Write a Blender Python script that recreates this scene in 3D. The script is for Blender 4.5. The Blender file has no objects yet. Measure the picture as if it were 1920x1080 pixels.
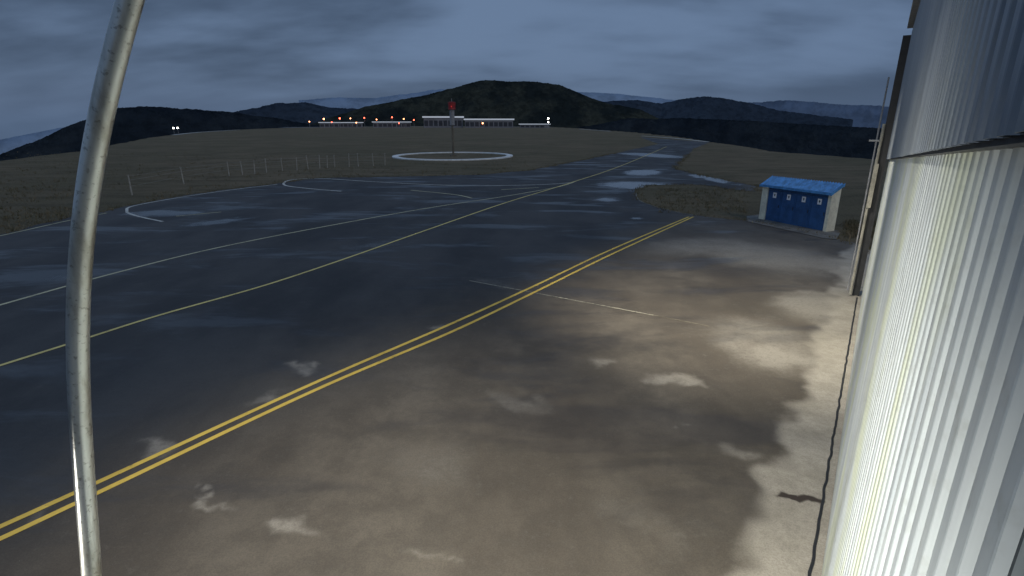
import bpy, math, random
import numpy as np
from mathutils import Vector, noise as mn, Matrix
from mathutils.geometry import delaunay_2d_cdt
random.seed(7)
H=6.5; F=1000.0; HY=232.0
PITCH=math.atan((540-HY)/F); cp,sp=math.cos(PITCH),math.sin(PITCH)
SC=bpy.context.scene; COL=SC.collection
SC.view_settings.view_transform='Standard'; SC.view_settings.look='None'; SC.view_settings.exposure=0
Z=Vector((0,0,1))
def ray(px,py):
    x=px-960; y=540-py
    return Vector((x, F*cp+y*sp, y*cp-F*sp))
def P(px,py,z=0.0):
    r=ray(px,py); s=(z-H)/r.z
    return Vector((r.x*s,r.y*s,z))
def PD(px,py,D):
    r=ray(px,py); s=D/math.hypot(r.x,r.y)
    return Vector((r.x*s,r.y*s,H+r.z*s))
AZ=math.atan2(1662-960, F*cp+(540-HY)*sp)
U=Vector((math.sin(AZ),math.cos(AZ),0)); N=Vector((math.cos(AZ),-math.sin(AZ),0))
def W(t,d,z): return U*t+N*d+Vector((0,0,z))
DW=.30; DU=.21

def mesh_obj(name,verts,faces,mat=None,parent=None,smooth=False,kind=None,label=None,cat=None,group=None):
    me=bpy.data.meshes.new(name); me.from_pydata([tuple(v) for v in verts],[],faces); me.update()
    if smooth: me.polygons.foreach_set('use_smooth',[True]*len(me.polygons))
    o=bpy.data.objects.new(name,me); COL.objects.link(o)
    if mat: me.materials.append(mat)
    if parent: o.parent=parent
    tag(o,kind,label,cat,group); return o
def tag(o,kind=None,label=None,cat=None,group=None):
    if kind:o["kind"]=kind
    if label:o["label"]=label
    if cat:o["category"]=cat
    if group:o["group"]=group
def empty(name,loc,**k):
    o=bpy.data.objects.new(name,None); o.location=loc; COL.objects.link(o); tag(o,**k); return o
def p_inv(p): return Matrix.Translation(p.location).inverted()
def setparent(c,p):
    c.parent=p; c.matrix_parent_inverse=p_inv(p)
class MB:
    def __init__(s): s.v=[];s.f=[]
    def box(s,c,ax,ay,az):
        b=len(s.v); c=Vector(c)
        for k in(-1,1):
            for j in(-1,1):
                for i in(-1,1): s.v.append(c+ax*i+ay*j+az*k)
        for f in((0,2,3,1),(4,5,7,6),(0,1,5,4),(2,6,7,3),(0,4,6,2),(1,3,7,5)): s.f.append([b+q for q in f])
    def tube(s,pts,rad,n=10,caps=True):
        b=len(s.v); m=len(pts)
        for i,p in enumerate(pts):
            p=Vector(p); a=Vector(pts[max(i-1,0)]); c=Vector(pts[min(i+1,m-1)])
            d=(c-a).normalized(); r=rad[i] if isinstance(rad,(list,tuple)) else rad
            e=Vector((1,0,0)) if abs(d.x)<.8 else Vector((0,1,0))
            e1=d.cross(e).normalized(); e2=d.cross(e1)
            for k in range(n):
                t=2*math.pi*k/n; s.v.append(p+e1*math.cos(t)*r+e2*math.sin(t)*r)
        for i in range(m-1):
            for k in range(n):
                s.f.append([b+i*n+k,b+i*n+(k+1)%n,b+(i+1)*n+(k+1)%n,b+(i+1)*n+k])
        if caps:
            s.f.append([b+k for k in range(n)][::-1]); s.f.append([b+(m-1)*n+k for k in range(n)])
    def obj(s,name,mat,parent=None,**k):
        o=mesh_obj(name,s.v,s.f,mat,None,**k)
        if parent: setparent(o,parent)
        return o

class G:
    def __init__(s,name):
        s.m=bpy.data.materials.new(name); s.m.use_nodes=True; s.t=s.m.node_tree; s.n=s.t.nodes; s.l=s.t.links
        s.b=s.n['Principled BSDF']
    def new(s,t,**k):
        q=s.n.new(t)
        for a,v in k.items(): setattr(q,a,v)
        return q
    def con(s,v,inp):
        if isinstance(v,(int,float)): inp.default_value=v
        elif isinstance(v,(tuple,list)):
            inp.default_value=(tuple(v)+(1,))[:len(inp.default_value)] if len(inp.default_value)==4 else tuple(v)[:3]
        else: s.l.new(v,inp)
    def math(s,op,a,b=0.0,clamp=False):
        q=s.new('ShaderNodeMath',operation=op); q.use_clamp=clamp; s.con(a,q.inputs[0]); s.con(b,q.inputs[1]); return q.outputs[0]
    def vm(s,op,a,b):
        q=s.new('ShaderNodeVectorMath',operation=op); s.con(a,q.inputs[0]); s.con(b,q.inputs[1])
        return q.outputs['Value'] if op in('DOT_PRODUCT','LENGTH') else q.outputs[0]
    def pos(s): return s.new('ShaderNodeNewGeometry').outputs['Position']
    def attr(s,n): return s.new('ShaderNodeAttribute',attribute_name=n).outputs['Fac']
    def noise(s,vec,scale,detail=4,rough=.55,col=False,dist=0):
        q=s.new('ShaderNodeTexNoise'); s.l.new(vec,q.inputs['Vector']); q.inputs['Scale'].default_value=scale
        q.inputs['Detail'].default_value=detail; q.inputs['Roughness'].default_value=rough; q.inputs['Distortion'].default_value=dist
        return q.outputs['Color'] if col else q.outputs['Fac']
    def map(s,v,a,b,c=0,d=1,smooth=True):
        q=s.new('ShaderNodeMapRange'); q.interpolation_type='SMOOTHSTEP' if smooth else 'LINEAR'
        s.con(v,q.inputs[0])
        for i,x in enumerate((a,b,c,d)): s.con(x,q.inputs[i+1])
        return q.outputs[0]
    def mix(s,f,a,b,mode='MIX'):
        q=s.new('ShaderNodeMix',data_type='RGBA'); q.blend_type=mode
        s.con(f,q.inputs[0]); s.con(a,q.inputs[6]); s.con(b,q.inputs[7]); return q.outputs[2]
    def mapping(s,vec,loc=(0,0,0),rot=(0,0,0),scale=(1,1,1),t='POINT'):
        q=s.new('ShaderNodeMapping',vector_type=t); s.l.new(vec,q.inputs[0])
        q.inputs['Location'].default_value=loc;q.inputs['Rotation'].default_value=rot;q.inputs['Scale'].default_value=scale
        return q.outputs[0]
    def bump(s,h,strength=.3,dist=.02):
        q=s.new('ShaderNodeBump'); q.inputs['Strength'].default_value=strength;q.inputs['Distance'].default_value=dist
        s.l.new(h,q.inputs['Height']); s.l.new(q.outputs[0],s.b.inputs['Normal'])
    def set(s,**k):
        for a,v in k.items(): s.con(v,s.b.inputs[a.replace('_',' ')])
        return s.m
def simple(name,col,rough=.6,var=.25,scale=3,metal=0,bump=0):
    g=G(name); p=g.new('ShaderNodeTexCoord').outputs['Object']
    n=g.noise(p,scale,5,.6); n2=g.noise(p,scale*9,3)
    f=g.math('ADD',g.math('MULTIPLY',n,.7),g.math('MULTIPLY',n2,.3))
    f=g.map(f,.35,.65,0,1)
    c=g.mix(f,tuple(x*(1-var) for x in col),tuple(min(1,x*(1+var*.6)) for x in col))
    g.set(Base_Color=c,Roughness=rough,Metallic=metal)
    if bump: g.bump(n2,bump,.01)
    return g.m
def emis(name,col,st):
    g=G(name); g.set(Base_Color=(.1,.1,.1),Emission_Color=col,Emission_Strength=st)
    return g.m

# ================= apron material
g=G('apron_surface'); pos=g.pos()
n1=g.noise(g.mapping(pos,rot=(0,0,.5),scale=(1,.45,1)),.22,6,.6)
n2=g.noise(pos,1.1,6,.65); n3=g.noise(pos,38,3,.6); n5=g.noise(pos,7,5,.7)
nr=g.math('SUBTRACT',g.math('ADD',g.math('MULTIPLY',n2,.7),g.math('MULTIPLY',n5,.3)),.5)
def am(name,lo,hi,k=.9): return g.map(g.math('ADD',g.attr(name),g.math('MULTIPLY',nr,k)),lo,hi)
brown=g.map(g.math('ADD',g.attr('brown'),g.math('MULTIPLY',nr,.8)),.1,.9)
dark=g.mix(g.map(n1,.35,.65),(.036,.035,.033),(.078,.075,.069))
brn=g.mix(g.map(n1,.35,.68),(.095,.079,.058),(.168,.146,.112))
brn=g.mix(g.map(n2,.38,.66,0,.55),brn,(.070,.059,.044))
brn=g.mix(g.map(n5,.5,.75,0,.35),brn,(.21,.185,.145))
base=g.mix(brown,dark,brn)
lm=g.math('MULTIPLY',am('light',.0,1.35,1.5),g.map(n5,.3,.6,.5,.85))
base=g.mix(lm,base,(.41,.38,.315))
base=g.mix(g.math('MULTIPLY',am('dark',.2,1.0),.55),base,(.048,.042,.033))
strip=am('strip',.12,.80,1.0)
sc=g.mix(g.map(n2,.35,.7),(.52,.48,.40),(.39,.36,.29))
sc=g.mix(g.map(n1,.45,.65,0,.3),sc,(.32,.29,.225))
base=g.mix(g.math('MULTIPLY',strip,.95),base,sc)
base=g.mix(am('streak',.25,.6,.1),base,(.05,.035,.025))
base=g.mix(g.map(n5,.38,.68,0,.30),base,g.mix(.5,base,(.01,.01,.01)))
base=g.mix(g.map(n3,.35,.72,0,.5),base,g.mix(.5,base,(0,0,0)))
base=g.mix(g.map(n3,.66,.78,0,.5),base,(.3,.29,.26))
wn=g.noise(g.mapping(pos,rot=(0,0,-.35),scale=(.35,1,1)),.33,5,.6,dist=.4)
wet=g.map(wn,.47,.64); pud=am('puddle',.10,.9,1.2)
rough=g.map(g.math('MAXIMUM',g.math('MULTIPLY',wet,.62),pud),0,1,.72,.12)
rough=g.math('ADD',rough,g.math('MULTIPLY',brown,.04))
rough=g.math('MAXIMUM',rough,g.math('MULTIPLY',strip,.75))
base=g.mix(g.math('MULTIPLY',wet,.3),base,g.mix(.6,base,(.01,.01,.01)))
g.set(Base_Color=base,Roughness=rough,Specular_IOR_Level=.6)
g.bump(g.math('MULTIPLY',n3,g.math('SUBTRACT',1.0,g.math('MULTIPLY',pud,.9))),.25,.008)
M_apron=g.m
# --- grass
g=G('grass_ground'); pos=g.pos()
a1=g.noise(pos,.035,6,.65);a2=g.noise(g.mapping(pos,scale=(.35,1,1)),.35,8,.75);a3=g.noise(pos,5,5,.75)
c=g.mix(g.map(a1,.38,.62),(.150,.130,.078),(.215,.170,.108)); c=g.mix(g.map(a2,.42,.66,0,.8),c,(.070,.064,.040)); c=g.mix(g.map(a3,.42,.66,0,.6),c,(.27,.23,.155))
g.set(Base_Color=c,Roughness=.95,Specular_IOR_Level=.1); g.bump(g.math('ADD',a2,g.math('MULTIPLY',a3,.5)),1.0,.35)
M_grass=g.m
def paint(name,col,wear=.5,under=(.06,.06,.062)):
    g=G(name);pos=g.pos(); n=g.noise(pos,7,6,.75);n2=g.noise(pos,.8,4,.6)
    f=g.math('ADD',g.math('MULTIPLY',n,.7),g.math('MULTIPLY',n2,.3))
    w=g.map(f,wear,wear+.12,0,.85); c=g.mix(g.map(n2,.3,.7),col,tuple(x*.78 for x in col)); g.set(Base_Color=g.mix(w,c,under),Roughness=.6,Specular_IOR_Level=.25); return g.m
M_yel=paint('yellow_paint',(.98,.68,.13),.55,(.25,.20,.09))
M_yel2=paint('worn_yellow_paint',(.95,.78,.28),.55)
M_pale=paint('worn_pale_paint',(.68,.64,.40),.53)
M_faint=paint('faint_pale_paint',(.26,.26,.22),.5)
M_white=paint('white_paint_line',(.70,.70,.62),.52)
M_crack=paint('joint_filler',(.40,.38,.29),.46,(.12,.11,.09))
M_crack2=paint('faint_joint_filler',(.22,.20,.15),.44,(.11,.095,.07))
M_conc=simple('pale_concrete',(.20,.19,.165),.8,.4,1.2,bump=.2)

def metal_wall(name,c1,c2,tint):
    g=G(name);pos=g.pos(); n=g.noise(g.mapping(pos,scale=(6,6,.35)),1.0,5,.6);n2=g.noise(pos,9,4,.6);n3=g.noise(g.mapping(pos,scale=(1,1,.5)),.9,3,.5)
    c=g.mix(g.map(n,.35,.7),c1,c2); c=g.mix(g.map(n2,.5,.8,0,.35),c,(.25,.25,.20)); c=g.mix(g.math('MULTIPLY',g.map(n3,.45,.65),tint),c,(.56,.60,.36))
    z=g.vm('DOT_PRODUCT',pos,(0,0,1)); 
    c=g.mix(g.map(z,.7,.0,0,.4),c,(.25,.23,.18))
    g.set(Base_Color=c,Roughness=.45,Metallic=.0,Specular_IOR_Level=.5); return g.m
M_wall=metal_wall('ribbed_wall_paint',(.58,.63,.63),(.42,.46,.48),.5)
M_wall2=metal_wall('upper_cladding_paint',(.29,.325,.36),(.20,.23,.265),.05)
M_groove=simple('wall_groove_shade',(.09,.105,.11),.7,.3,3)  # shade between the ribs, painted as a darker groove colour
M_dark=simple('dark_steel',(.022,.024,.027),.5,.3,4)
M_trim=simple('cream_trim',(.36,.35,.29),.6,.3,3)
M_blue=simple('blue_door_paint',(.028,.10,.26),.5,.25,2)
M_blueroof=simple('blue_roof_sheet',(.10,.33,.66),.4,.35,3)
M_wht=simple('white_render',(.85,.82,.64),.75,.2,2,bump=.1)
M_sign=simple('white_sign_plate',(.92,.92,.92),.5,.05,2)
M_blk=simple('black_lettering',(.02,.02,.02),.6,.1,2)
M_post=simple('weathered_post',(.40,.38,.32),.8,.3,5)
M_grey=simple('galvanised_steel',(.34,.35,.36),.5,.25,5,.2)
M_tow=simple('tower_render',(.30,.30,.30),.7,.3,.6)
M_towlow=simple('tower_base_render',(.17,.15,.11),.8,.3,.8)
M_red=simple('red_tower_paint',(.34,.025,.025),.6,.2,2)

# ================= ground
edge=[(-900,330),(0,303),(80,292),(160,283),(230,268),(330,252),(450,243),(560,239),(800,236.5),(1030,238),(1130,244),(1230,252),(1330,266),(1450,285),(1640,300),(2300,320)]
eaz=[];er=[]
for x,y in edge:
    p=P(x,y); eaz.append(math.atan2(p.x,p.y)); er.append(p.length)
def R(az): return float(np.interp(az,eaz,er)) if eaz[0]<az<eaz[-1] else 90.0
def drop(x,y):
    r=math.hypot(x,y);rr=R(math.atan2(x,y)); d=r-rr
    if d<=0:return 0
    return -d*.10*min(1,d/15)
V=[Vector((0,0,0))];Fc=[];NA=540
rad=[4,10,20]+list(np.geomspace(30,7000,120)); NR=len(rad)
for r in rad:
    for k in range(NA):
        t=2*math.pi*k/NA;x=r*math.sin(t);y=r*math.cos(t);z=drop(x,y)
        V.append(Vector((x,y,z)))
for k in range(NA): Fc.append([0,1+(k+1)%NA,1+k])
for i in range(NR-1):
    for k in range(NA):
        Fc.append([1+i*NA+k,1+i*NA+(k+1)%NA,1+(i+1)*NA+(k+1)%NA,1+(i+1)*NA+k])
mesh_obj('ground',V,Fc,M_grass,smooth=True,kind='structure',label='dry dark grass airfield ground')

def poly(name,pts,z,mat,label):
    me=bpy.data.meshes.new(name); import bmesh
    bm=bmesh.new(); vs=[bm.verts.new((p.x,p.y,z)) for p in pts]; f=bm.faces.new(vs)
    bmesh.ops.triangulate(bm,faces=[f]); bm.normal_update()
    for f in bm.faces:
        if f.normal.z<0: f.normal_flip()
    bm.to_mesh(me); bm.free(); me.materials.append(mat)
    o=bpy.data.objects.new(name,me); COL.objects.link(o); tag(o,'structure',label); return o
def jag(pix,amp=.35,step=2.0):
    pts=[P(*p) for p in pix]; out=[]
    for i in range(len(pts)-1):
        a,b=pts[i],pts[i+1]; n=max(1,min(80,int((b-a).length/step))); q=(b-a).normalized(); s=Vector((-q.y,q.x,0))
        for k in range(n):
            p=a.lerp(b,k/n); out.append(p+s*amp*(mn.noise(p*.35+Vector((3,1,0)))*2+mn.noise(p*1.3)) if k else p)
    out.append(pts[-1]); return out
top=[(-200,478),(0,440),(130,408),(240,386),(400,359),(530,343),(600,334),(760,331),(900,328),(1000,319),(1090,301),(1170,284),(1235,270),(1200,257),(1330,267),(1300,279),(1280,300),(1262,315),(1310,328),(1418,349),(1418,360),(1300,346),(1215,347),(1190,358),(1195,375),(1240,391),(1300,403),(1390,413),(1425,418),(1560,447),(1600,455),(1650,480)]
topj=jag(top,.4,1.2)
pts=[Vector((-34,-15,0))]+topj+[W(45,3,0),W(30,14,0),Vector((40,-15,0))]
nb=len(pts); cp2=[(p.x,p.y) for p in pts]
inner=[]
r=1.5
while r<260:
    st=.011; na=int(math.radians(110)/st)
    for k in range(na):
        a_=-math.radians(55)+k*st+random.uniform(-.004,.004); rr=r*(1+random.uniform(-.004,.004)); inner.append((rr*math.sin(a_),rr*math.cos(a_)))
    r*=1.0+ .011*(1+min(2.5,r/30))
vo,eo,fo,_,_,_=delaunay_2d_cdt([Vector(q) for q in cp2+inner],[],[list(range(nb))],1,1e-5)
me=bpy.data.meshes.new('apron'); me.from_pydata([(v.x,v.y,.02) for v in vo],[],fo); me.update()
me.materials.append(M_apron)
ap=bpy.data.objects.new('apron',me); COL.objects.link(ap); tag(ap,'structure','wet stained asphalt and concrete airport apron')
if me.polygons[0].normal.z<0: me.flip_normals()
co=np.array([(v.x,v.y) for v in vo])
nz=np.array([(mn.noise(Vector((x*.9,y*.9,0)))+.5*mn.noise(Vector((x*2.2,y*2.2,3))),mn.noise(Vector((x*.9,y*.9,9)))+.5*mn.noise(Vector((x*2.2,y*2.2,13)))) for x,y in co])
dc=co+nz*.55
def splats(lst,c=dc):
    out=np.zeros(len(c))
    for p1,p2,w,st in lst:
        a=P(*p1);b=P(*p2);m=(a+b)/2;d=b-a;L=max(d.length/2,.05);d.normalize()
        q=c-np.array([m.x,m.y]); u=(q@np.array([d.x,d.y]))/L; v=(q@np.array([-d.y,d.x]))/w
        f=np.clip((1.15-np.hypot(u,v))/.9,0,1); out=np.maximum(out,st*f*f*(3-2*f))
    return out
def setattr_(n,v):
    a=me.attributes.new(n,'FLOAT','POINT'); a.data.foreach_set('value',np.asarray(v,dtype=np.float32))
a=P(0,1000);b=P(1290,407);dd=(b-a).normalized();nn=np.array([dd.y,-dd.x]); sd=(dc-np.array([a.x,a.y]))@nn
setattr_('brown',np.clip((sd+3.6)/5.5,0,1))  # brown concrete, with some of the floodlight pool painted into the mask
setattr_('light',splats([((1400,640),(1540,695),1.1,1.3),((1385,580),(1500,730),2.2,.85),((1200,700),(1340,730),.22,1.2),((1080,672),(1150,690),.2,.9),  # pale stains, plus floodlight glare on wet ground painted as pale patches
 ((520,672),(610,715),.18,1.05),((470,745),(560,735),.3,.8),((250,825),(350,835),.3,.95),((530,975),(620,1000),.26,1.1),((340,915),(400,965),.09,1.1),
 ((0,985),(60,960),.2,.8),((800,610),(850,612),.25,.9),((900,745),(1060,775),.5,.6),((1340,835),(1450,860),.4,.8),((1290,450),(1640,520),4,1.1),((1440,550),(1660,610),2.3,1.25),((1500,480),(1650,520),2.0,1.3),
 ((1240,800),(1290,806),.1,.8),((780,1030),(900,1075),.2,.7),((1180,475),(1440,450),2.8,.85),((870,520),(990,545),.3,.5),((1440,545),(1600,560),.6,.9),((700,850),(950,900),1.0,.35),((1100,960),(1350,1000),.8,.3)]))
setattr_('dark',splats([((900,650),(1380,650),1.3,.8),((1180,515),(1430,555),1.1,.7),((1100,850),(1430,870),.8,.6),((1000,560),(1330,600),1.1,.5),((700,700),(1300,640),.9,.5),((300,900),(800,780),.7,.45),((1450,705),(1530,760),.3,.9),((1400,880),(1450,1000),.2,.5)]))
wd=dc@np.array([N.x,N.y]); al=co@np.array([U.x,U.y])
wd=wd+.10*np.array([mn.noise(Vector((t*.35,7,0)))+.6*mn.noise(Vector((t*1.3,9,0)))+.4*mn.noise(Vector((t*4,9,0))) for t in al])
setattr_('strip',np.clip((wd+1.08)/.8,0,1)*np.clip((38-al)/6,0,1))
setattr_('streak',splats([((1440,928),(1560,944),.10,1.2)],co))
setattr_('puddle',splats([((1090,350),(1290,345),6,.9),((1150,322),(1260,325),8,.9),((1170,292),(1270,290),16,.95),((1262,320),(1418,354),1.6,1.1),((190,400),(420,400),2.2,.85),((300,430),(500,405),1.5,.8),((700,400),(900,385),2,.5),
 ((1170,408),(1220,410),.8,1.0),((600,470),(800,450),1.8,.5),((1100,378),(1180,372),2,.8),((20,540),(200,500),1.5,.6)]))
poly('concrete_path',[P(1400,406),P(1425,403),P(1575,438),P(1568,450),P(1545,448),P(1400,416)],.045,M_conc,'pale concrete slab around the shed')

def catmull(p,n=8):
    out=[]
    for i in range(len(p)-1):
        a=p[max(i-1,0)];b=p[i];c=p[i+1];d=p[min(i+2,len(p)-1)]
        for k in range(n):
            t=k/n; out.append(.5*((2*b)+(c-a)*t+(2*a-5*b+4*c-d)*t*t+(3*b-a-3*c+d)*t**3))
    out.append(p[-1]);return out
def ribbon(pix,w,z,mat,label,name='painted_line',smooth=True,world=None):
    p=world or [P(*q) for q in pix]; p=catmull(p) if smooth else p
    V=[];Fc=[]
    for i,q in enumerate(p):
        d=(p[min(i+1,len(p)-1)]-p[max(i-1,0)]).normalized(); s=Vector((d.y,-d.x,0))*w/2
        V+= [Vector((q.x,q.y,z))-s,Vector((q.x,q.y,z))+s]
        if i: b=2*i; Fc.append([b-2,b-1,b+1,b])
    return mesh_obj(name,V,Fc,mat,kind='structure',label=label)
ribbon([(-200,1078),(0,990),(180,908),(600,715),(840,611),(1000,538),(1150,467),(1292,407)],.135,.028,M_yel,'yellow painted apron boundary line')
ribbon([(-200,1103),(0,1013),(180,928),(600,729),(850,622),(1000,550),(1150,476),(1300,407)],.135,.028,M_yel,'yellow painted apron boundary line')
ribbon([(-150,735),(0,687),(130,646),(300,592),(500,535),(650,485),(800,432),(950,380),(1070,343),(1170,309),(1250,275)],.15,.030,M_yel2,'thin yellow taxi guide line')
ribbon([(-150,615),(0,573),(200,517),(400,467),(600,427),(800,391),(950,368),(1050,350),(1080,340)],.17,.026,M_pale,'worn pale taxi guide line')
ribbon([(640,359),(570,353),(533,347),(545,338),(600,335),(700,341),(850,348),(1000,347),(1070,343)],.26,.027,M_white,'curved white stand line')
ribbon([(305,416),(255,405),(238,396),(262,384),(400,361),(520,346)],.20,.027,M_white,'curved white stand line')
ribbon([(-150,474),(0,443),(120,416),(200,400)],.15,.027,M_pale,'worn apron edge line')
ribbon([(330,406),(415,398)],.15,.027,M_pale,'short worn line')
ribbon([(770,357),(850,365),(885,372)],.2,.027,M_pale,'short worn line')
ribbon([(940,356),(1010,352)],.2,.027,M_pale,'short worn line')
ribbon([(880,527),(1225,592)],.07,.026,M_crack,'pale filled pavement joint','pavement_joint')
ribbon([(1225,592),(1330,613)],.06,.026,M_crack2,'faint worn pavement joint','pavement_joint')
ribbon([(1203,255),(1260,259),(1327,266)],2.0,.06,M_white,'white runway edge band')
ribbon([(1192,362),(1200,377),(1245,392),(1300,404)],.10,.03,M_faint,'worn line round grass island')
ribbon(None,.045,.03,M_dark,'dark joint at the wall base','pavement_joint',False,[W(t,DW-.14+.025*mn.noise(Vector((t*3,0,0))),0) for t in np.arange(-2,24,.12)])

# grass tufts
TB=MB()
def tuft(x,y,z,s):
    for k in range(5):
        a_=random.uniform(0,6.28); b=len(TB.v); q=Vector((x+random.gauss(0,s*.5),y+random.gauss(0,s*.5),z))
        d=Vector((math.cos(a_),math.sin(a_),0))*s*.10; l=Vector((random.gauss(0,.35)*s,random.gauss(0,.35)*s,s*random.uniform(.5,1.1)))
        TB.v+=[q-d,q+d,q+l]; TB.f.append([b,b+1,b+2])
for i,p in enumerate(topj[:-1]):
    q=topj[i+1]; L=(q-p).length
    if p.length>130: continue
    for k in range(int(L*7)):
        t=random.random(); w_=p.lerp(q,t); n_=Vector((-(q-p).y,(q-p).x,0)).normalized()
        w_=w_+n_*random.gauss(.1,.3); tuft(w_.x,w_.y,.0,random.uniform(.10,.28))
def field(x0,x1,y0,y1,n,s0,s1):
    for k in range(n):
        px=random.uniform(x0,x1);py=random.uniform(y0,y1); p=P(px,py)
        lim=float(np.interp(px,[t[0] for t in top[:13]],[t[1] for t in top[:13]]))
        if py<lim-2 and mn.noise(p*.12)>-.15: tuft(p.x,p.y,0,random.uniform(s0,s1))
field(0,1000,285,430,3600,.15,.35)
for k in range(500):
    p=P(random.uniform(1230,1400),random.uniform(352,400)); 
    tuft(p.x,p.y,0,random.uniform(.12,.3))
for k in range(500):
    p=P(random.uniform(1585,1660),random.uniform(415,447)); tuft(p.x,p.y,.02,random.uniform(.12,.35))
gq=G('dry_grass_blades'); pz=gq.pos(); nq=gq.noise(pz,1.5,3); gq.set(Base_Color=gq.mix(gq.map(nq,.35,.65),(.10,.098,.054),(.24,.195,.125)),Roughness=.9,Specular_IOR_Level=.1)
TB.obj('grass_tufts',gq.m,kind='stuff',label='dry grass tufts along the apron edge',cat='grass')

# ================= hills
def hill_mat(name,c1,c2,sc,fine=.03):
    g=G(name);pos=g.pos();n=g.noise(pos,sc,7,.7);n2=g.noise(pos,fine,5,.7)
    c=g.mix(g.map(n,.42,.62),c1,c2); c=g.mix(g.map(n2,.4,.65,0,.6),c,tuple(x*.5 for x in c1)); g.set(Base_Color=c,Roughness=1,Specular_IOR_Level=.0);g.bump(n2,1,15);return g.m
MH1=hill_mat('wooded_hill',(.022,.029,.029),(.058,.064,.050),.006)
MH0=hill_mat('low_dark_hill',(.021,.029,.038),(.034,.043,.050),.006)
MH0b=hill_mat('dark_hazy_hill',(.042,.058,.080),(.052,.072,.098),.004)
MH2=hill_mat('hazy_hill',(.15,.205,.29),(.16,.215,.30),.002,.008)  # distance haze painted into the bluish base colours of the hazy hills
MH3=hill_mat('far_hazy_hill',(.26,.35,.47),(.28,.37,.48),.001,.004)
def hill(pix,D,depth,mat,label,amp=1.0,base=-230):
    xs=[p[0] for p in pix];ys=[p[1] for p in pix]
    cols=np.arange(xs[0],xs[-1]+.1,2.5); V=[];Fc=[];rows=18
    for x in cols:
        y=float(np.interp(x,xs,ys)); y+=amp*(2.2*mn.noise(Vector((x*.02,D*.01,0)))+1.3*mn.noise(Vector((x*.09,D*.01,2)))+1.1*mn.noise(Vector((x*.35,D*.01,5))))
        c=PD(x,y,D); dirn=Vector((c.x,c.y,0)).normalized()
        for j in range(rows):
            s=j/(rows-4)
            if s<=1:
                z=base+(c.z-base)*(s**1.15 if s<1 else 1); dd=D-depth*(1-s)
                z+=(s*(1-s))*4*.05*(c.z-base)*mn.noise(Vector((x*.015+s*2,s*3,D*.01)))
            else: z=c.z-(s-1)*(c.z-base)*2.5; dd=D+depth*(s-1)*1.5
            q=dirn*dd; V.append(Vector((q.x,q.y,z)))
    for i in range(len(cols)-1):
        for j in range(rows-1):
            a=i*rows+j; Fc.append([a,a+rows,a+rows+1,a+1])
    mesh_obj('hill',V,Fc,mat,smooth=True,kind='structure',label=label)
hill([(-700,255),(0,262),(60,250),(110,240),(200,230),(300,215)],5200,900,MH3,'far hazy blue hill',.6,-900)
hill([(-900,335),(-200,318),(0,290),(60,266),(130,236),(165,222),(220,201),(300,200),(400,208),(450,212),(520,222),(600,236),(700,245)],1700,500,MH0,'long dark wooded hill',1,-400)
hill([(380,222),(430,211),(480,202),(520,193),(570,193),(620,201),(680,205),(760,205),(900,215)],2900,600,MH0b,'low dark hill behind the airfield')
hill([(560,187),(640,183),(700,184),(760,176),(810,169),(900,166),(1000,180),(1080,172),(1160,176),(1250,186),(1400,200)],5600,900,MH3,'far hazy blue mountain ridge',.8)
hill([(560,240),(620,220),(690,199),(750,187),(800,178),(850,165),(880,156),(905,150),(960,153),(1010,153),(1050,159),(1080,172),(1110,184),(1150,196),(1200,205),(1240,224),(1300,245)],2200,520,MH1,'rounded wooded hill above the terminal')
hill([(1040,215),(1120,190),(1200,188),(1240,194),(1280,185),(1320,181),(1360,184),(1400,192),(1450,205),(1600,225)],3400,600,MH0b,'dark wooded hill')
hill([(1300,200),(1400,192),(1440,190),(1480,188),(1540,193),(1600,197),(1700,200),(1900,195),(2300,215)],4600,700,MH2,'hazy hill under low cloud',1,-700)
hill([(1080,240),(1180,222),(1300,222),(1400,226),(1500,232),(1640,240),(1800,250),(2300,270)],1500,400,MH0,'low dark wooded slope',1,-350)

# ================= hangar
hang=empty('hangar',W(10,.3,0),label='ribbed pale metal hangar lit by floodlight',cat='hangar')
def onwall(px,py,d):
    r=ray(px,py); s=d/(r.dot(N)); return (r*s).dot(U), H+r.z*s
t0,z0=onwall(1920,246,DU); t1=24.0
r=ray(1676,299); z1=H+r.z*(24.0/r.dot(U))
def seamz(t): return z0+(z1-z0)*(t-t0)/(t1-t0)
def rib(name,dn,depth,zb,zt,mat,pitch=.16,tA=-1.2,tB=24.0):
    V=[];Fc=[];prof=[]
    t=tA
    while t<tB:
        prof+=[(t,dn+depth),(t+pitch*.40,dn+depth),(t+pitch*.47,dn+.002),(t+pitch*.50,dn),(t+pitch*.90,dn),(t+pitch*.93,dn+.002)]
        t+=pitch
    prof.append((tB,dn+depth)); nz=2
    for (tt,d) in prof:
        for k in range(nz+1):
            za=zb(tt);V.append(W(tt,d,za+(zt(tt)-za)*k/nz))
    m=nz+1
    for i in range(len(prof)-1):
        for k in range(nz): a=i*m+k; Fc.append([a,a+m,a+m+1,a+1])
    o=mesh_obj(name,V,Fc,mat); o.data.materials.append(M_groove)
    for i in range(len(prof)-1):
        if i%6 in(0,5):
            for k in range(nz): o.data.polygons[i*nz+k].material_index=1
    sm=o.modifiers.new('s','SOLIDIFY'); sm.thickness=.003; sm.offset=0
    setparent(o,hang); return o
rib('lower_cladding',DW,.022,lambda t:.03,lambda t:seamz(t)+.25,M_wall,.19)
rib('upper_cladding',DU,.024,lambda t:seamz(t),lambda t:9.5,M_wall2,.19)
m=MB()
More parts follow.
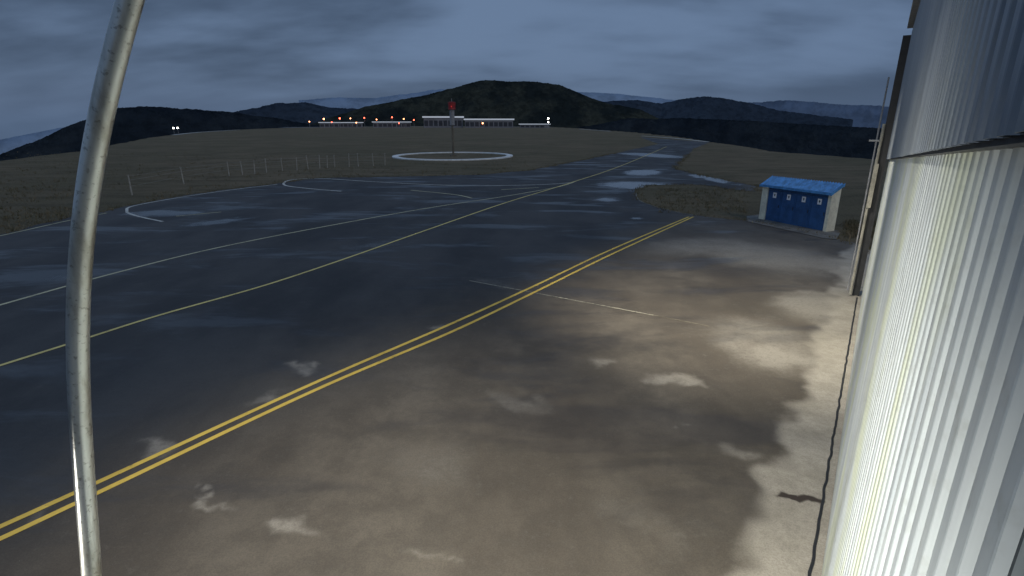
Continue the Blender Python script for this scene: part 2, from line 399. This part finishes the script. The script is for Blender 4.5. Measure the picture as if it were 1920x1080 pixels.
for k in range(48):
    ta=-1.2+k*.525; tb=ta+.525
    b=len(m.v)
    for t_ in(ta,tb):
        z_=seamz(t_)
        m.v+=[W(t_,DU+.028,z_-.015),W(t_,DW+.06,z_-.015),W(t_,DW+.06,z_+.03),W(t_,DU+.028,z_+.03)]
    for f in((0,1,5,4),(1,2,6,5),(2,3,7,6),(3,0,4,7)): m.f.append([b+q for q in f])
m.obj('seam_flashing',M_dark,hang)
m=MB(); m.box(W(11.4,.50,4.7),U*12.6,N*.12,Vector((0,0,4.8))); m.box(W(24.1,8.35,4.7),U*.1,N*8.0,Vector((0,0,4.8))); m.obj('wall_core',M_dark,hang)
m=MB(); m.box(W(11.4,8.35,9.75),U*12.9,N*8.3,Vector((0,0,.12))); m.obj('roof',M_grey,hang)
m=MB(); m.box(W(24.3,.10,4.7),U*.14,N*.12,Vector((0,0,4.7))); m.obj('corner_trim',M_dark,hang)
m=MB(); pp=[W(24.0,-.08,.1),W(24.0,-.08,3.5),W(24.05,-.06,6.5)]; m.tube(pp,.05,8); m.box(W(24.0,-.05,4.3),U*.09,N*.07,Vector((0,0,.8))); m.obj('downpipe',M_trim,hang)
m=MB(); m.tube([W(24.6,-.20,.1),W(24.6,-.20,8.1)],.03,8); m.box(W(24.6,-.24,5.9),U*.05,N*.2,Vector((0,0,.03))); m.obj('vertical_rail',M_grey,hang)

# ================= pole
py_=[-60,20,150,300,450,600,750,900,1040,1110]; px_=[258,243,205,171,154,149,150,157,168,175]
cf=np.polyfit(py_,px_,4); ctr=[]
for y in range(-60,1111,40):
    x=float(np.polyval(cf,y)); r=ray(x,y); s=1.45/r.y; ctr.append(Vector((r.x*s,1.45,H+r.z*s)))
c0=ctr[-1]; dl=(ctr[-1]-ctr[-2]).normalized()
gx=c0.x+dl.x*.6
ctr+= [Vector((c0.x+(gx-c0.x)*math.sin(k/10*math.pi/2),1.45,c0.z*(1-k/10))) for k in range(1,11)]
ctr=[ctr[0]+(ctr[0]-ctr[1]).normalized()*.6]+ctr
g=G('pole_paint');pos=g.pos();n=g.noise(g.mapping(pos,scale=(1,1,.3)),7,6,.7);n2=g.noise(pos,70,4,.6)
c=g.mix(g.map(n,.45,.65),(.70,.70,.65),(.42,.40,.34)); c=g.mix(g.map(n2,.56,.70,0,.6),c,(.16,.14,.10)); g.set(Base_Color=c,Roughness=.28,Metallic=.55); M_pole=g.m
pole=empty('metal_pole',(gx,1.45,0),label='weathered pale metal pole standing on the apron',cat='pole')
m=MB(); m.tube(ctr,.028,28); o=m.obj('shaft',M_pole,pole,smooth=True)
m=MB(); bx=Vector((gx,1.45,.033)); m.box(bx,Vector((.14,0,0)),Vector((0,.14,0)),Vector((0,0,.012)))
for i in(-1,1):
    for j in(-1,1): m.tube([bx+Vector((i*.1,j*.1,0)),bx+Vector((i*.1,j*.1,.04))],.012,6)
m.obj('base_plate',M_grey,pole)

# ================= blue shed
A=P(1422,411);B=P(1548,436);fx=(B-A).normalized();bk=Vector((-fx.y,fx.x,0)); Lf=(B-A).length; dp=.75
A=Vector((A.x,A.y,0))
shed=empty('utility_shed',A+fx*Lf/2+bk*dp/2,label='small white shed with blue doors and blue roof',cat='shed')
def S(a,b,z): return A+fx*a+bk*b+Z*z
hf,hb=2.44,2.84
def prism(m,a0,a1,b0,b1,z0,zf,zb):
    b=len(m.v); m.v+=[S(a0,b0,z0),S(a1,b0,z0),S(a1,b1,z0),S(a0,b1,z0),S(a0,b0,zf),S(a1,b0,zf),S(a1,b1,zb),S(a0,b1,zb)]
    for f in((0,3,2,1),(4,5,6,7),(0,1,5,4),(1,2,6,5),(2,3,7,6),(3,0,4,7)): m.f.append([b+q for q in f])
m=MB()
prism(m,0,.5,0,dp,.05,hf,hb); prism(m,Lf-.22,Lf,0,dp,.05,hf,hb); prism(m,.5,Lf-.22,dp-.2,dp,.05,hf+.3,hb)
m.obj('wall',M_wht,shed)
m=MB(); prism(m,-.15,Lf+.15,-.25,dp+.25,-.1,.05,.05); m.obj('plinth',M_conc,shed)
m=MB(); prism(m,.5,Lf-.22,.06,.14,2.16,hf,hf+.03); m.obj('lintel',M_blue,shed)
m=MB(); sl=(hb-hf)/dp
n=int((Lf+.5)/.2)
for i in range(n*2+1):
    a_=-.06+(Lf+.12)*i/(n*2); up=.03 if i%2 else .13
    for b_ in(-.22,dp+.12): m.v.append(S(a_,b_,hf+sl*b_+up))
for i in range(n*2): m.f.append([2*i,2*i+2,2*i+3,2*i+1])
m.box(S(Lf/2,-.22,hf-.04),fx*(Lf/2+.08),bk*.02,Z*.08)
m.box(S(Lf/2,dp+.12,hb+.03),fx*(Lf/2+.08),bk*.02,Z*.08)
v=(bk*(dp+.34)+Z*sl*(dp+.34))/2
for a_ in(-.08,Lf+.08): m.box(S(a_,dp/2-.05,(hf+hb)/2+.0),fx*.02,v,Z*.08)
m.obj('roof',M_blueroof,shed)
W4=(Lf-.72)/4
for i in range(4):
    a0=.5+W4*i
    m=MB(); m.box(S(a0+W4/2,.10,1.10),fx*(W4/2-.01),bk*.03,Z*1.04)
    for k in range(2): m.box(S(a0+W4/2,.062,.6+k*.95),fx*(W4/2-.1),bk*.010,Z*.38)
    d=m.obj('door',M_blue,shed)
    m=MB(); m.tube([S(a0+W4-.15,.03,1.0),S(a0+W4-.15,.03,1.2)],.02,6); h=m.obj('handle',M_dark); h.parent=d
    m=MB(); m.box(S(a0+W4/2,.035,1.82),fx*.14,bk*.006,Z*.18); s=m.obj('sign',M_sign); s.parent=d
    # pictogram: a figure (head, body, legs) cut as one flat shape
    cx=a0+W4/2; out=[(-.03,1.74),(-.03,1.82),(-.06,1.82),(-.06,1.87),(-.02,1.88),(-.03,1.91),(0,1.94),(.03,1.91),(.02,1.88),(.06,1.87),(.06,1.82),(.03,1.82),(.03,1.74),(.01,1.74),(0,1.80),(-.01,1.74)]
    vv=[S(cx+x_,.026,z_) for x_,z_ in out]; s2=mesh_obj('sign_symbol',vv,[list(range(len(vv)))],M_blk); s2.parent=s

# ================= marker ring, tower
C=P(850,293); Rr=(P(958,294)-P(742,294)).length/2
M_ringw=simple('white_marker_paint',(.88,.89,.85),.7,.2,1)
m=MB(); n=72
for i in range(n):
    t0_=2*math.pi*(i+.03)/n;t1_=2*math.pi*(i+.97)/n
    b=len(m.v)
    for t in(t0_,t1_):
        for rr,zz in((Rr-.6,0),(Rr-.6,.2),(Rr+.6,.2),(Rr+.6,0)): m.v.append(C+Vector((rr*math.cos(t),rr*math.sin(t)*1.15,zz)))
    for f in((0,1,2,3),(7,6,5,4),(0,4,5,1),(1,5,6,2),(2,6,7,3)): m.f.append([b+q for q in f])
o=m.obj('marker_ring',M_ringw,label='white circular marker kerb on the grass',cat='airfield marker')
mast=empty('beacon_tower',C,label='slim grey tower with dark red top',cat='tower')
m=MB(); m.tube([C,C+Z*.3,C+Z*.3+Z*.01,C+Z*6.2],[.7,.7,.22,.20],12); m.obj('lower_shaft',M_towlow,mast)
m=MB(); m.tube([C+Z*6.2,C+Z*6.21,C+Z*9.2,C+Z*9.25],[.3,.52,.50,.50],12)
for k in range(9): m.box(C+Vector((-.0,-.54,6.4+k*.33)),Vector((.2,0,0)),Vector((0,.02,0)),Z*.02)
m.obj('upper_shaft',M_tow,mast)
m=MB(); m.tube([C+Z*9.25,C+Z*9.3,C+Z*9.5,C+Z*10.6,C+Z*10.62,C+Z*10.75],[.55,.78,.7,.78,.85,.5],8); m.obj('cabin',M_red,mast)
m=MB(); m.tube([C+Z*10.7,C+Z*11.4],.05,6); m.obj('antenna',M_grey,mast)
m=MB(); m.tube([C+Vector((0,-.85,9.7)),C+Vector((0,-.85,9.95))],.09,8); m.obj('lamp',emis('red_beacon',(1,.03,.02),.4),mast)

# ================= fence
fx_=[(248,366),(345,345),(430,330),(455,328),(478,326),(500,324),(530,321),(557,319),(578,317),(600,316),(614,315),(628,314),(655,313),(672,312),(700,311),(722,310)]
fn=empty('field_fence',P(478,326),label='thin post and wire fence in dark grass',cat='fence')
tops=[]
for x,y in fx_:
    p=P(x,y); m=MB(); h=1.85+random.uniform(-.15,.15); l=Vector((random.uniform(-.12,.12),random.uniform(-.1,.1),0))
    m.tube([p,p+l+Z*h],[.07,.06],6); m.box(p+l+Z*h,Vector((.08,0,0)),Vector((0,.08,0)),Z*.03); m.obj('post',M_post,fn); tops.append((p,p+l+Z*h))
m=MB()
for q in(.45,.75,.95): m.tube([a.lerp(b,q) for a,b in tops],.008,4)
m.obj('wire',M_post,fn)

# ================= distant airport buildings
M_bw=simple('pale_building',(.22,.23,.25),.7,.2,.05); M_bd=simple('dark_glazing',(.05,.055,.065),.3,.3,.1)
gq=G('roof_painted_glow'); gq.set(Base_Color=(.75,.78,.8),Roughness=.6,Emission_Color=(.8,.88,1),Emission_Strength=.25); M_br=gq.m  # roofs glow faintly, standing in for lamplight falling on them
def building(x0,x1,ytop,ybase,D,label,roofh=3.0):
    a=PD(x0,ybase,D);b=PD(x1,ybase,D);a.z=b.z=0;zt=PD((x0+x1)/2,ytop,D).z
    d=(b-a).normalized();bb=Vector((-d.y,d.x,0));L=(b-a).length;cc=(a+b)/2
    e=empty('airport_building',cc,label=label,cat='airport building',group='low buildings across the airfield')
    m=MB(); m.box(cc+bb*9+Z*(zt-roofh)/2,d*L/2,bb*9,Z*(zt-roofh)/2); m.obj('wall',M_bw,e)
    m=MB(); m.box(cc+bb*9+Z*(zt-roofh/2),d*(L/2+2),bb*11,Z*roofh/2); m.obj('roof',M_br,e)
    m=MB(); k=int(L/8)
    for i in range(k): m.box(cc+d*(-L/2+8*(i+.5))-bb*.03+Z*(zt-roofh)*.45,d*3.2,bb*.05,Z*(zt-roofh)*.28)
    m.obj('window',M_bd,e)
building(795,868,218,238,950,'long pale terminal building with bright roof',2.4)
building(872,962,222.5,238,940,'low terminal wing with pale roof',2.2)
building(700,770,228,238,1000,'low pale airfield building',1.3)
building(600,680,229,238,1050,'low pale airfield building',1.3)
building(975,1030,232,239,900,'small low airfield building',1.2)
ribbon([(530,239.3),(650,238.2),(860,237.6),(1035,238.6)],22,.3,simple('pale_runway',(.8,.8,.78),.6,.2,.05),'pale far runway strip','runway')
ribbon([(325,253.5),(380,248),(450,243.5)],3,.2,M_white,'pale far service road','service_road')
ribbon([(1085,242),(1145,246.5)],3,.2,M_white,'pale far service road','service_road')
lr=emis('red_lamp_glow',(1,.10,.05),9); lo=emis('orange_lamp_glow',(1,.35,.14),9); lw=emis('white_lamp_glow',(1,.95,.85),16)
def lamp(x,y,D,mat,rad,label):
    t=PD(x,y,D); b=Vector((t.x,t.y,min(0,drop(t.x,t.y)))); e=empty('airfield_lamp',b,label=label,cat='lamp post',group='lit lamps along the far airfield')
    m=MB(); m.tube([b,t],[.22,.14],6); m.obj('post',M_grey,e)
    m=MB(); m.tube([t-Z*rad,t-Z*rad*.4,t+Z*rad*.4,t+Z*rad],[rad*.6,rad,rad,rad*.5],10); m.obj('lamp_head',mat,e)
for x,y,mm in[(580,228,lo),(607,223,lo),(637,222,lr),(657,222,lo),(683,221,lr),(706,224,lo),(735,220,lr),(757,223,lo),(776,225,lr),(622,229,lr),(668,230,lo),(748,231,lr),(905,231,lo)]:
    lamp(x,y,900,mm,random.uniform(.75,1.2),'slim lamp post with reddish light lit')
lamp(1028,222,700,lw,.9,'tall lamp post with white light lit'); lamp(1028,229,700,lw,.7,'lamp post with white light lit')
lamp(325,240,900,lw,.9,'lamp post with white light lit'); lamp(333,240,900,lw,.9,'lamp post with white light lit')

# ================= world and light
w=bpy.data.worlds.new('World'); SC.world=w; w.use_nodes=True; t=w.node_tree; t.nodes.clear()
gg=G.__new__(G); gg.t=t;gg.n=t.nodes;gg.l=t.links
tc=gg.new('ShaderNodeTexCoord').outputs['Generated']; sep=gg.new('ShaderNodeSeparateXYZ'); gg.l.new(tc,sep.inputs[0]); z=sep.outputs[2]
zz=gg.math('ADD',gg.math('MAXIMUM',z,0.0),.30); inv=gg.math('DIVIDE',1.0,zz)
cv=gg.new('ShaderNodeCombineXYZ'); gg.l.new(gg.math('MULTIPLY',sep.outputs[0],inv),cv.inputs[0]); gg.l.new(gg.math('MULTIPLY',sep.outputs[1],inv),cv.inputs[1])
gg.l.new(gg.math('MULTIPLY',z,3.0),cv.inputs[2])
cv=cv.outputs[0]
k1=gg.noise(gg.mapping(cv,rot=(0,0,.12),loc=(1.3,.4,0),scale=(.55,1,1)),1.2,4,.5,dist=.25); k2=gg.noise(gg.mapping(cv,loc=(5,2,0),scale=(.5,1,1)),4.0,6,.55)
kk=gg.math('ADD',gg.math('MULTIPLY',k1,.78),gg.math('MULTIPLY',k2,.22))
f=gg.map(kk,.36,.64)
col=gg.mix(f,(.036,.060,.108),(.130,.195,.315))
hb_=gg.math('MULTIPLY',gg.map(z,.13,.01),.65); col=gg.mix(hb_,col,(.088,.136,.222))
zen=gg.map(z,.35,.9,1,2.2)
mulc=gg.new('ShaderNodeVectorMath',operation='SCALE'); gg.l.new(col,mulc.inputs[0]); gg.l.new(zen,mulc.inputs['Scale'])
sky=gg.new('ShaderNodeTexSky'); sky.sky_type='NISHITA'; sky.sun_disc=False; sky.sun_elevation=math.radians(3); sky.sun_rotation=math.radians(150)
b1=gg.new('ShaderNodeBackground'); gg.l.new(mulc.outputs[0],b1.inputs[0]); b1.inputs[1].default_value=1
b2=gg.new('ShaderNodeBackground'); gg.l.new(sky.outputs[0],b2.inputs[0]); b2.inputs[1].default_value=.003
ad=gg.new('ShaderNodeAddShader'); gg.l.new(b1.outputs[0],ad.inputs[0]); gg.l.new(b2.outputs[0],ad.inputs[1])
ow=gg.new('ShaderNodeOutputWorld'); gg.l.new(ad.outputs[0],ow.inputs[0])
def light(ty,name,loc,aim,en,col,**k):
    l=bpy.data.lights.new(name,ty); l.energy=en;l.color=col
    for a_,v_ in k.items(): setattr(l,a_,v_)
    o=bpy.data.objects.new(name,l); o.location=loc; o.rotation_euler=(Vector(aim)-Vector(loc)).to_track_quat('-Z','Y').to_euler(); COL.objects.link(o); return o
light('SUN','sun',(0,0,50),(-20,30,20),.35,(1,.88,.75),angle=math.radians(20))
light('SPOT','floodlight_lamp',W(-2.2,-3.0,4.0),W(4.5,.3,1.4),3300,(1,.98,.90),spot_size=math.radians(98),spot_blend=1,shadow_soft_size=.10)
light('SPOT','floodlight_lamp',W(3,-4.6,11),W(6,-4.2,0),4900,(1,.92,.79),spot_size=math.radians(100),spot_blend=1,shadow_soft_size=.12)
light('SPOT','floodlight_lamp',W(14,-5.0,11),W(20,-3.4,0),8200,(1,.92,.78),spot_size=math.radians(85),spot_blend=1,shadow_soft_size=.15)

cam=bpy.data.cameras.new('camera'); co=bpy.data.objects.new('camera',cam); COL.objects.link(co); SC.camera=co
co.location=(0,0,H); co.rotation_euler=(math.pi/2-PITCH,0,0); cam.sensor_width=36; cam.lens=36*F/1920; cam.clip_end=30000; cam.clip_start=.05
